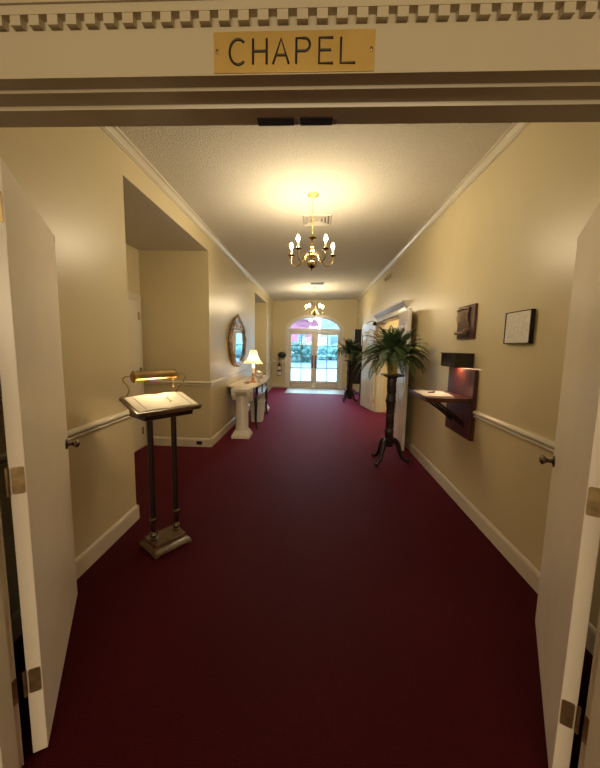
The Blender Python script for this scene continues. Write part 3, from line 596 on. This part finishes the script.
b = NB(); tube(b, [(-0.05, -0.05, 0.017), (0.04, 0.03, 0.017)], 0.0045, 8); ball(b, (-0.0, 0.0, 0.012), 0.03, (1, 1, 0.2)); obj('bookmark', b, INK, vb)
t = thing('scroll_plaque', 'dark wooden plaque with a bronze scroll on the right wall', 'plaque', (XR, 3.21, 1.745))
b = NB(); bx(b, (-0.022, -0.175, -0.155), (0, 0.175, 0.155)); obj('board', b, MAHOG, t, bev=0.004)
b = NB(); n = 20; prof = []
for i in range(n + 1):
    z = 0.115 - 0.215 * i / n; prof.append((z, 0.028 + 0.008 * math.sin(i / n * PI * 1.1)))
for j in range(12):
    for i in range(n):
        y0 = 0.14 - 0.22 * j / 12; y1 = 0.14 - 0.22 * (j + 1) / 12
        wv = lambda y, z: 0.006 * math.sin((y * 9) + z * 12)
        vs = [b.verts.new((-(prof[i][1] + wv(y0, prof[i][0])), y0 + 0.02 * math.sin(i / n * 6), prof[i][0])), b.verts.new((-(prof[i][1] + wv(y1, prof[i][0])), y1 + 0.02 * math.sin(i / n * 6), prof[i][0])),
              b.verts.new((-(prof[i + 1][1] + wv(y1, prof[i + 1][0])), y1 + 0.02 * math.sin((i + 1) / n * 6), prof[i + 1][0])), b.verts.new((-(prof[i + 1][1] + wv(y0, prof[i + 1][0])), y0 + 0.02 * math.sin((i + 1) / n * 6), prof[i + 1][0]))]
        b.faces.new(vs)
bmesh.ops.remove_doubles(b, verts=b.verts[:], dist=0.0005)
for z in [0.09 - 0.0155 * k for k in range(12)]: tube(b, [(-0.040, 0.12, z), (-0.043, 0.02, z + 0.002), (-0.036, -0.07, z)], 0.0028, 5)
tube(b, [(-0.035, 0.15, 0.12), (-0.05, 0.02, 0.128), (-0.035, -0.10, 0.12)], 0.012, 10)
tube(b, [(-0.045, 0.15, -0.10), (-0.055, 0.02, -0.105), (-0.045, -0.08, -0.10)], 0.016, 10)
tube(b, [(-0.040 - 0.002 * k, -0.085 + 0.026 * math.cos(k * 0.6) * (1 - k / 24), -0.085 + 0.026 * math.sin(k * 0.6) * (1 - k / 24)) for k in range(20)], 0.006, 8)
obj('scroll', b, BRONZE, t)
t = thing('framed_relief', 'small black framed pale relief picture on the right wall', 'picture', (XR, 2.395, 1.653))
b = NB()
for s in (-1, 1): bx(b, (-0.028, s * 0.140, -0.112), (0, s * 0.147, 0.112)); bx(b, (-0.028, -0.147, s * 0.106), (0, 0.147, s * 0.112))
obj('frame', b, BLACK, t)
b = NB(); bx(b, (-0.024, -0.140, -0.106), (-0.004, 0.140, 0.106)); obj('artwork', b, RELIEF, t)

# emergency light by the crown
t = thing('emergency_light', 'small twin headed emergency light high on the right wall', 'light', (XR, 6.75, 2.88))
b = NB(); bx(b, (-0.045, -0.13, -0.045), (0, 0.13, 0.035)); obj('housing', b, VENTM, t, bev=0.006)
for s in (-1, 1):
    b = NB(); Mh = Matrix.Translation((-0.06, s * 0.09, -0.04)) @ Matrix.Rotation(-1.2, 4, 'Y'); lathe(b, [(0.0, 0.03), (0.02, 0.03), (0.035, -0.02), (0.036, -0.03), (0.0, -0.025)], (0, 0, 0), 14, Mh); obj('lamp_head', b, VENTM, t)

# ------------------------------------------------------------------ ferns and stands
def stand(loc, label, az, rf, H):
    t = thing('plant_stand', label, 'plant stand', (loc[0], loc[1], 0), 0, 'carved plant stands along the right wall')
    b = NB(); prism(b, rrect(0.125, 0.125, 0.035), lambda p, s: (p[0], p[1], H - 0.022 + 0.022 * s)); lathe(b, [(0.07, H - 0.045), (0.095, H - 0.02)], (0, 0, 0), 20); obj('top', b, DARKW, t, bev=0.003)
    prof = []; n = 46
    for i in range(n + 1):
        z = 0.26 + (H - 0.30) * i / n; r = 0.042 + 0.006 * abs(math.sin(i * 0.9)) + 0.012 * (i / n) + 0.010 * (math.exp(-((i - 8) / 2.0) ** 2) + math.exp(-((i - 30) / 1.6) ** 2))
        prof.append((r, z))
    b = NB(); lathe(b, [(0.03, 0.22), (0.06, 0.235), (0.066, 0.25), (0.055, 0.262)] + prof, (0, 0, 0), 28, None, lambda a, z: 1 + 0.07 * math.sin(5 * a + z * 30)); obj('column', b, DARKW, t)
    for a in az:
        a = math.radians(a); d = Vector((math.cos(a), math.sin(a), 0)); Z = Vector((0, 0, 1))
        p = bez(d * 0.03 + Z * 0.30, d * 0.15 + Z * 0.33, d * 0.13 + Z * 0.12, d * (rf * 0.72) + Z * 0.06, 14) + bez(d * (rf * 0.72) + Z * 0.06, d * rf * 0.9 + Z * 0.01, d * rf * 1.05 + Z * 0.03, d * rf + Z * 0.055, 8)[1:]
        rs = [0.038 - 0.018 * min(1, i / 16) for i in range(len(p))]; rs[-1] = 0.014; rs[-2] = 0.016
        b = NB(); tube(b, p, rs, 10); ball(b, d * rf * 0.95 + Z * 0.024, 0.024, (1, 1, 0.98), 10); obj('leg', b, DARKW, t)
    return t
def fern(loc, label, seed, R, xmax, nf=92):
    rnd = random.Random(seed)
    t = thing('potted_fern', label, 'fern', loc, 0, 'potted ferns on carved stands')
    b = NB(); lathe(b, [(0.0, 0), (0.055, 0.0), (0.060, 0.01), (0.062, 0.10), (0.072, 0.16), (0.076, 0.165), (0.070, 0.168), (0.060, 0.155), (0.0, 0.15)], (0, 0, 0), 24); obj('pot', b, POT, t)
    b = NB(); lathe(b, [(0.058, 0.150), (0.03, 0.158), (0.0, 0.16)], (0, 0, 0), 16); obj('soil', b, SOIL, t)
    b = NB()
    for k in range(nf):
        az = 2 * PI * (k * 0.381966) + rnd.uniform(-0.2, 0.2); u = k / nf
        el = math.radians(88 - 58 * u ** 0.9 + rnd.uniform(-9, 9)); L = R * rnd.uniform(0.95, 1.35) * (0.90 + 0.38 * u)
        d = Vector((math.cos(az), math.sin(az), 0))
        reach = max(0.01, (xmax - loc[0]) / max(1e-3, d.x)) if d.x > 0.05 else 9
        if reach < L * 0.85: L = max(0.22, reach / 0.85)
        p = Vector((0.015 * math.cos(az), 0.015 * math.sin(az), 0.15)); pts = [p.copy()]; n = 18; v = d * math.cos(el) + Vector((0, 0, math.sin(el)))
        droop = rnd.uniform(0.10, 0.19) * (0.65 + 0.5 * u)
        side = Vector((-d.y, d.x, 0)); bend = rnd.uniform(-0.02, 0.02)
        for i in range(n):
            p = p + v * (L / n); pts.append(p.copy()); v = (v + Vector((0, 0, -droop * (0.5 + i / n))) + side * bend).normalized()
        tube(b, pts, [0.0025 * (1 - 0.7 * i / n) for i in range(n + 1)], 4)
        for i in range(4, n * 3):
            f = i / (n * 3); q = pts[i // 3].lerp(pts[min(n, i // 3 + 1)], (i % 3) / 3); tg = (pts[min(n, i // 3 + 1)] - pts[max(0, i // 3 - 1)]).normalized()
            sd = tg.cross(Vector((0, 0, 1)))
            if sd.length < 0.2: sd = side.copy()
            sd.normalize(); ll = R * 0.185 * math.sin(PI * min(1, 0.12 + 0.9 * f)) ** 0.7 + 0.006
            for s in (-1, 1):
                dr = (sd * s + tg * 0.45 + Vector((0, 0, -0.25 + rnd.uniform(-0.15, 0.2)))).normalized(); wd = tg * 0.0056
                tip = q + dr * ll; mid = q + dr * ll * 0.45 + Vector((0, 0, 0.003))
                if tip.x + loc[0] > xmax: continue
                vs = [b.verts.new(q), b.verts.new(mid - wd), b.verts.new(tip), b.verts.new(mid + wd)]; b.faces.new(vs)
    obj('foliage', b, FERN, t, smooth=False)
    return t
stand((0.985, 4.20), 'nearer carved dark pedestal stand with three scrolled feet', (225, 4, 125), 0.27, 1.160)
fern((0.985, 4.20, 1.160), 'nearer arching green fern in a brass pot on a carved stand', 3, 0.43, 1.39)
stand((0.945, 9.02), 'farther carved dark pedestal stand close to the end doors', (235, 350, 120), 0.24, 1.13)
fern((0.945, 9.02, 1.13), 'farther dark green fern on the stand near the end doors', 5, 0.42, 1.38, 60)

# tall dark stand behind the far fern and arched lamp
t = thing('display_cabinet', 'tall dark wooden cabinet on open legs behind the far fern', 'cabinet', (1.17, 9.52, 0))
b = NB(); bx(b, (-0.19, -0.15, 0.46), (0.19, 0.15, 1.50)); bx(b, (-0.20, -0.16, 1.50), (0.20, 0.16, 1.53)); bx(b, (-0.20, -0.16, 0.44), (0.20, 0.16, 0.47)); bx(b, (-0.19, -0.15, 0.14), (0.19, 0.15, 0.17)); obj('body', b, DARKW, t, bev=0.003)
for sx in (-1, 1):
    for sy in (-1, 1): b = NB(); bx(b, (sx * 0.19, sy * 0.15, 0), (sx * (0.19 - (0.12 if sx < 0 else 0.03)), sy * 0.12, 0.45)); obj('leg', b, DARKW, t)
b = NB(); bx(b, (-0.055, -0.10, 1.53), (0.13, 0.10, 1.97)); bx(b, (-0.065, -0.11, 1.95), (0.14, 0.11, 1.98)); obj('hood', b, DARKW, t, bev=0.003)
b = NB(); bx(b, (-0.17, -0.158, 0.55), (0.17, -0.148, 1.42)); dd = obj('door', b, DARKW, t, bev=0.003); b = NB(); ball(b, (-0.13, -0.165, 1.0), 0.012, seg=8); obj('knob', b, OLDBRASS, dd)
t = thing('arched_floor_lamp', 'thin black floor lamp with a hooked arm beside the far door leaf', 'floor lamp', (1.10, 7.92 + 0.55, 0))
t.location = (1.225, 8.66, 0)
b = NB(); lathe(b, [(0.11, 0), (0.11, 0.012), (0.02, 0.025), (0.0, 0.026)], (0, 0, 0), 24); obj('base', b, IRON, t)
b = NB(); tube(b, [(0, 0, 0.02), (0, 0, 1.6)] + bez((0, 0, 1.6), (0.0, 0.0, 2.02), (0.03, -0.65, 2.16), (0.10, -1.10, 2.05), 14)[1:], 0.010, 8); obj('pole', b, IRON, t)
b = NB(); Mh = Matrix.Translation((0.10, -1.12, 2.01)) @ Matrix.Rotation(0.2, 4, 'X'); lathe(b, [(0.0, 0.05), (0.02, 0.05), (0.03, 0.03), (0.055, -0.03), (0.05, -0.03), (0.0, 0.01)], (0, 0, 0), 16, Mh); obj('lamp_head', b, IRON, t)

# ------------------------------------------------------------------ left wall: columns, console, lamp, mirror
def plaster_column(loc, label):
    t = thing('plaster_column', label, 'column', (loc[0], loc[1], 0), 0, 'white plaster columns flanking the console table')
    b = NB(); bx(b, (-0.145, -0.15, 0), (0.145, 0.15, 0.055)); frustum(b, (-0.135, -0.14), (0.135, 0.14), (-0.105, -0.105), (0.105, 0.105), 0.055, 0.12); obj('base', b, PLASTER, t, bev=0.006)
    b = NB(); lathe(b, [(0.112, 0.11), (0.104, 0.16), (0.098, 0.40), (0.092, 0.66), (0.098, 0.70)], (0, 0, 0), 48, None, lambda a, z: 1 - 0.05 * abs(math.sin(8 * a))); obj('shaft', b, PLASTER, t)
    b = NB(); frustum(b, (-0.10, -0.10), (0.10, 0.10), (-0.14, -0.145), (0.14, 0.145), 0.69, 0.755); bx(b, (-0.148, -0.15, 0.755), (0.148, 0.15, 0.80))
    for sx in (-1, 1):
        for sy in (-1, 1):
            ball(b, (sx * 0.12, sy * 0.12, 0.72), 0.034, (1, 1, 1.2), 10)
    obj('capital', b, PLASTER, t, bev=0.004)
    return t
pc = plaster_column((-1.155, 5.215), 'white plaster column at the near end of the console table')
dup(pc, (-1.175, 7.44, 0), 'white plaster column at the far end of the console table')
t = thing('console_table', 'console table with dark legs under the oval mirror', 'table', (XL, 6.32, 0))
def bow(x, inset=0.0):   # y along the wall in -1..1 -> depth
    return 0.49 + 0.05 * math.cos(x * PI / 2) - inset
n = 20; Yh = 0.90
top = [(0.018, -Yh + 0.12), (0.10, -Yh)] + [(bow(-1 + 2 * i / n), -Yh + 2 * Yh * i / n) for i in range(n + 1)] + [(0.018, Yh)]
b = NB(); prism(b, top, lambda p, s: (p[0], p[1], 0.772 + 0.026 * s)); obj('table_top', b, PLASTER, t, bev=0.004)
ap = [(0.14, -Yh + 0.05)] + [(bow(-1 + 2 * i / n, 0.035), (-Yh + 2 * Yh * i / n) * 0.95) for i in range(n + 1)] + [(0.03, Yh - 0.05)]
b = NB(); prism(b, ap, lambda p, s: (p[0], p[1], 0.575 + 0.197 * s)); a_ = obj('apron', b, NAVY, t)
b = NB(); bx(b, (0.11, -Yh + 0.03, 0.56), (0.46, -Yh + 0.05, 0.772)); obj('end_panel', b, PLASTER, t)
for k in (-0.5, 0, 0.5):
    b = NB(); bx(b, (bow(k, 0.037), k * 0.86 - 0.15, 0.60), (bow(k, 0.025), k * 0.86 + 0.15, 0.76)); dr = obj('drawer', b, NAVY, t); b = NB(); ball(b, (bow(k, 0.018), k * 0.86, 0.717), 0.012, seg=8); obj('knob', b, BRASS, dr)
for (lx, ly) in ((0.485, -0.60), (0.485, 0.68)):
    b = NB(); dx = 0.02 if lx > 0.2 else 0; p = bez((lx - 0.055, ly, 0.68), (lx + dx, ly, 0.55), (lx - 0.06, ly, 0.15), (lx, ly, 0.02), 14); tube(b, p, [0.036 - 0.019 * i / 14 for i in range(15)], 10); ball(b, (lx + 0.004, ly, 0.016), 0.02, (1.2, 1, 0.8), 10); obj('leg', b, DARKW, t)
t = thing('waste_bin', 'white tapered waste bin standing under the console table', 'bin', (-1.10, 6.36, 0))
b = NB(); frustum(b, (-0.10, -0.10), (0.10, 0.10), (-0.13, -0.13), (0.13, 0.13), 0, 0.40); 
for f in list(b.faces):
    if f.calc_center_median().z > 0.39: b.faces.remove(f)
obj('body', b, WHITEP, t, smooth=False)
b = NB()
for s in (-1, 1): bx(b, (-0.14, s * 0.125, 0.375), (0.14, s * 0.14, 0.415)); bx(b, (s * 0.125, -0.14, 0.375), (s * 0.14, 0.14, 0.415))
obj('rim', b, WHITEP, t)
# table lamp
t = thing('table_lamp', 'lit table lamp with a cream bell shade on the console', 'lamp', (-1.135, 6.08, 0.798))
b = NB(); lathe(b, [(0.0, 0), (0.065, 0.0), (0.066, 0.012), (0.05, 0.02), (0.03, 0.032), (0.022, 0.05), (0.03, 0.07), (0.02, 0.085), (0.016, 0.11), (0.028, 0.13), (0.032, 0.15), (0.02, 0.165), (0.012, 0.175), (0, 0.176)], (0, 0, 0), 24); obj('base', b, mat('copper_base', (0.55, 0.24, 0.10), 0.3, 0.8), t)
b = NB(); lathe(b, [(0.021, 0.175), (0.021, 0.285), (0.0, 0.286)], (0, 0, 0), 16); obj('stem', b, WAX, t)
b = NB()
prof = [(0.184, 0.352), (0.156, 0.378), (0.125, 0.415), (0.100, 0.46), (0.078, 0.52), (0.062, 0.60)]
seg = 40; rings = []
for r, z in prof: rings.append([b.verts.new((r * (1 + 0.018 * math.cos(8 * a)) * math.cos(a), r * (1 + 0.018 * math.cos(8 * a)) * math.sin(a), z)) for a in [2 * PI * i / seg for i in range(seg)]])
for k in range(len(rings) - 1):
    for i in range(seg): b.faces.new((rings[k][i], rings[k][(i + 1) % seg], rings[k + 1][(i + 1) % seg], rings[k + 1][i]))
obj('lamp_shade', b, SHADE, t)
b = NB(); ball(b, (0, 0, 0.45), 0.028, (1, 1, 1.2)); lathe(b, [(0.012, 0.285), (0.012, 0.42)], (0, 0, 0), 10); obj('bulb', b, mat('table_bulb_glow', (1, 0.8, 0.5), 0.4, emit=((1.0, 0.72, 0.40), 52.0)), t)
t = thing('flower_ornament', 'white flower cluster beside the table lamp', 'flowers', (-1.015, 6.00, 0.798))
b = NB(); lathe(b, [(0, 0), (0.03, 0), (0.04, 0.03), (0.03, 0.06), (0.022, 0.08), (0.03, 0.09), (0, 0.09)], (0, 0, 0), 16); obj('vase', b, WHITEP, t)
b = NB()
for k in range(20):
    ball(b, (random.uniform(-0.055, 0.055), random.uniform(-0.055, 0.055), random.uniform(0.09, 0.20)), random.uniform(0.024, 0.036), (1, 1, 0.8), 8)
obj('blooms', b, WHITEP, t)
t = thing('small_dish', 'small pink dish on the near end of the console', 'dish', (-1.20, 5.86, 0.798))
b = NB(); lathe(b, [(0, 0.0), (0.03, 0), (0.06, 0.02), (0.062, 0.03), (0.055, 0.028), (0.025, 0.01), (0, 0.01)], (0, 0, 0), 20); obj('bowl', b, PINK, t)
b = NB(); ball(b, (0.0, 0, 0.03), 0.022, seg=8); ball(b, (0.02, 0.015, 0.03), 0.02, seg=8); obj('sweets', b, PINK, t)
# mirror
t = thing('oval_mirror', 'oval gilt framed mirror with a pointed crest on the left wall', 'mirror', (XL, 6.22, 1.535))
A, B_ = 0.60, 0.43
b = NB(); pts = []
N_ = 72
for i in range(N_):
    a = 2 * PI * i / N_; pts.append((0.035 + 0.006 * math.sin(12 * a), A * math.cos(a), B_ * math.sin(a)))
tube(b, pts, [0.022 + 0.008 * abs(math.sin(9 * 2 * PI * i / N_)) for i in range(N_)], 12, True)
for i in range(36):
    a = 2 * PI * i / 36; ball(b, (0.035, (A + 0.024) * math.cos(a), (B_ + 0.022) * math.sin(a)), 0.018, (0.9, 1, 1), 8)
tube(b, [(0.058, (A - 0.045) * math.cos(2 * PI * i / 60), (B_ - 0.045) * math.sin(2 * PI * i / 60)) for i in range(60)], 0.008, 8, True)
obj('frame', b, GOLD, t)
b = NB(); prism(b, [((A - 0.02) * math.cos(2 * PI * i / 60), (B_ - 0.02) * math.sin(2 * PI * i / 60)) for i in range(60)], lambda p, s: (0.012 + 0.018 * s, p[0], p[1])); obj('mirror_glass', b, MIRROR, t, smooth=False)
b = NB(); zz = 0.245
seg_ = [((A - 0.05) * math.cos(a), (B_ - 0.05) * math.sin(a)) for a in [math.asin(zz / (B_ - 0.05)) + (PI - 2 * math.asin(zz / (B_ - 0.05))) * i / 16 for i in range(17)]]
prism(b, seg_, lambda p, s: (0.03 + 0.012 * s, p[0], p[1])); pn = obj('crest_panel', b, PLASTER, t)
b = NB(); tube(b, [(0.045, -0.38, zz), (0.045, 0.38, zz)], 0.010, 8)
for s in (-1, 1): tube(b, [(0.046, s * (0.16 - 0.05 * math.cos(k * 0.5) * (1 - k / 16)), zz + 0.05 + 0.03 * math.sin(k * 0.5) * (1 - k / 16)) for k in range(14)], 0.006, 6)
obj('ornament', b, BRONZE, pn)
b = NB(); lathe(b, [(0.0, 0.54), (0.008, 0.52), (0.018, 0.50), (0.012, 0.485), (0.03, 0.47), (0.05, 0.44), (0.06, 0.42)], (0.035, 0, 0), 12)
for s in (-1, 1): tube(b, bez((0.035, s * 0.02, 0.49), (0.035, s * 0.08, 0.50), (0.035, s * 0.12, 0.44), (0.035, s * 0.2, 0.43), 10), 0.014, 8)
obj('crest', b, GOLD, t)

# ------------------------------------------------------------------ far wall items and mat
t = thing('fire_extinguisher', 'dark red fire extinguisher with white label hung on the end wall', 'fire extinguisher', (-1.235, YF - 0.075, 0.44))
b = NB(); lathe(b, [(0.0, 0), (0.052, 0.0), (0.062, 0.02), (0.062, 0.33), (0.055, 0.37), (0.03, 0.395), (0.02, 0.41), (0.0, 0.41)], (0, 0, 0), 24); obj('tank', b, RED, t)
b = NB()
for z0, z1 in ((0.02, 0.14), (0.20, 0.32)): lathe(b, [(0.0632, z0), (0.0632, z1)], (0, 0, 0), 24)
obj('label_band', b, WHITEP, t)
b = NB(); lathe(b, [(0.018, 0.405), (0.018, 0.44), (0, 0.44)], (0, 0, 0), 12); bx(b, (-0.012, -0.09, 0.44), (0.012, 0.03, 0.455)); bx(b, (-0.012, -0.08, 0.465), (0.012, 0.02, 0.478)); tube(b, [(0.018, 0, 0.42), (0.07, 0, 0.40), (0.08, -0.01, 0.30), (0.075, -0.01, 0.12)], 0.010, 8); obj('valve_and_hose', b, BLACK, t)
b = NB(); bx(b, (-0.03, 0.055, 0.10), (0.03, 0.075, 0.42)); obj('bracket', b, BLACK, t)
t = thing('wall_fixture', 'black rounded fixture mounted above the fire extinguisher', 'wall fixture', (-1.18, YF, 1.14))
b = NB(); bx(b, (-0.07, -0.05, -0.06), (0.07, 0, 0.08)); obj('mount', b, BLACK, t, bev=0.01)
b = NB(); ball(b, (0.05, -0.14, 0.02), 0.125, (1.15, 0.9, 0.9), 20); lathe(b, [(0.12, 0.0), (0.12, 0.02)], (0.03, -0.12, 0.06), 20); obj('head', b, BLACK, t)
b = NB(); tube(b, [(-0.05, -0.02, -0.05), (-0.055, -0.02, -0.20)], 0.008, 8); obj('cord', b, BLACK, t)
b = NB(); bx(b, (-0.92, 10.22, 0), (1.04, 11.50, 0.012)); tag(obj('entrance_mat', b, MATM, bev=0.003), 'pale grey mat lying in front of the glass doors', 'mat')
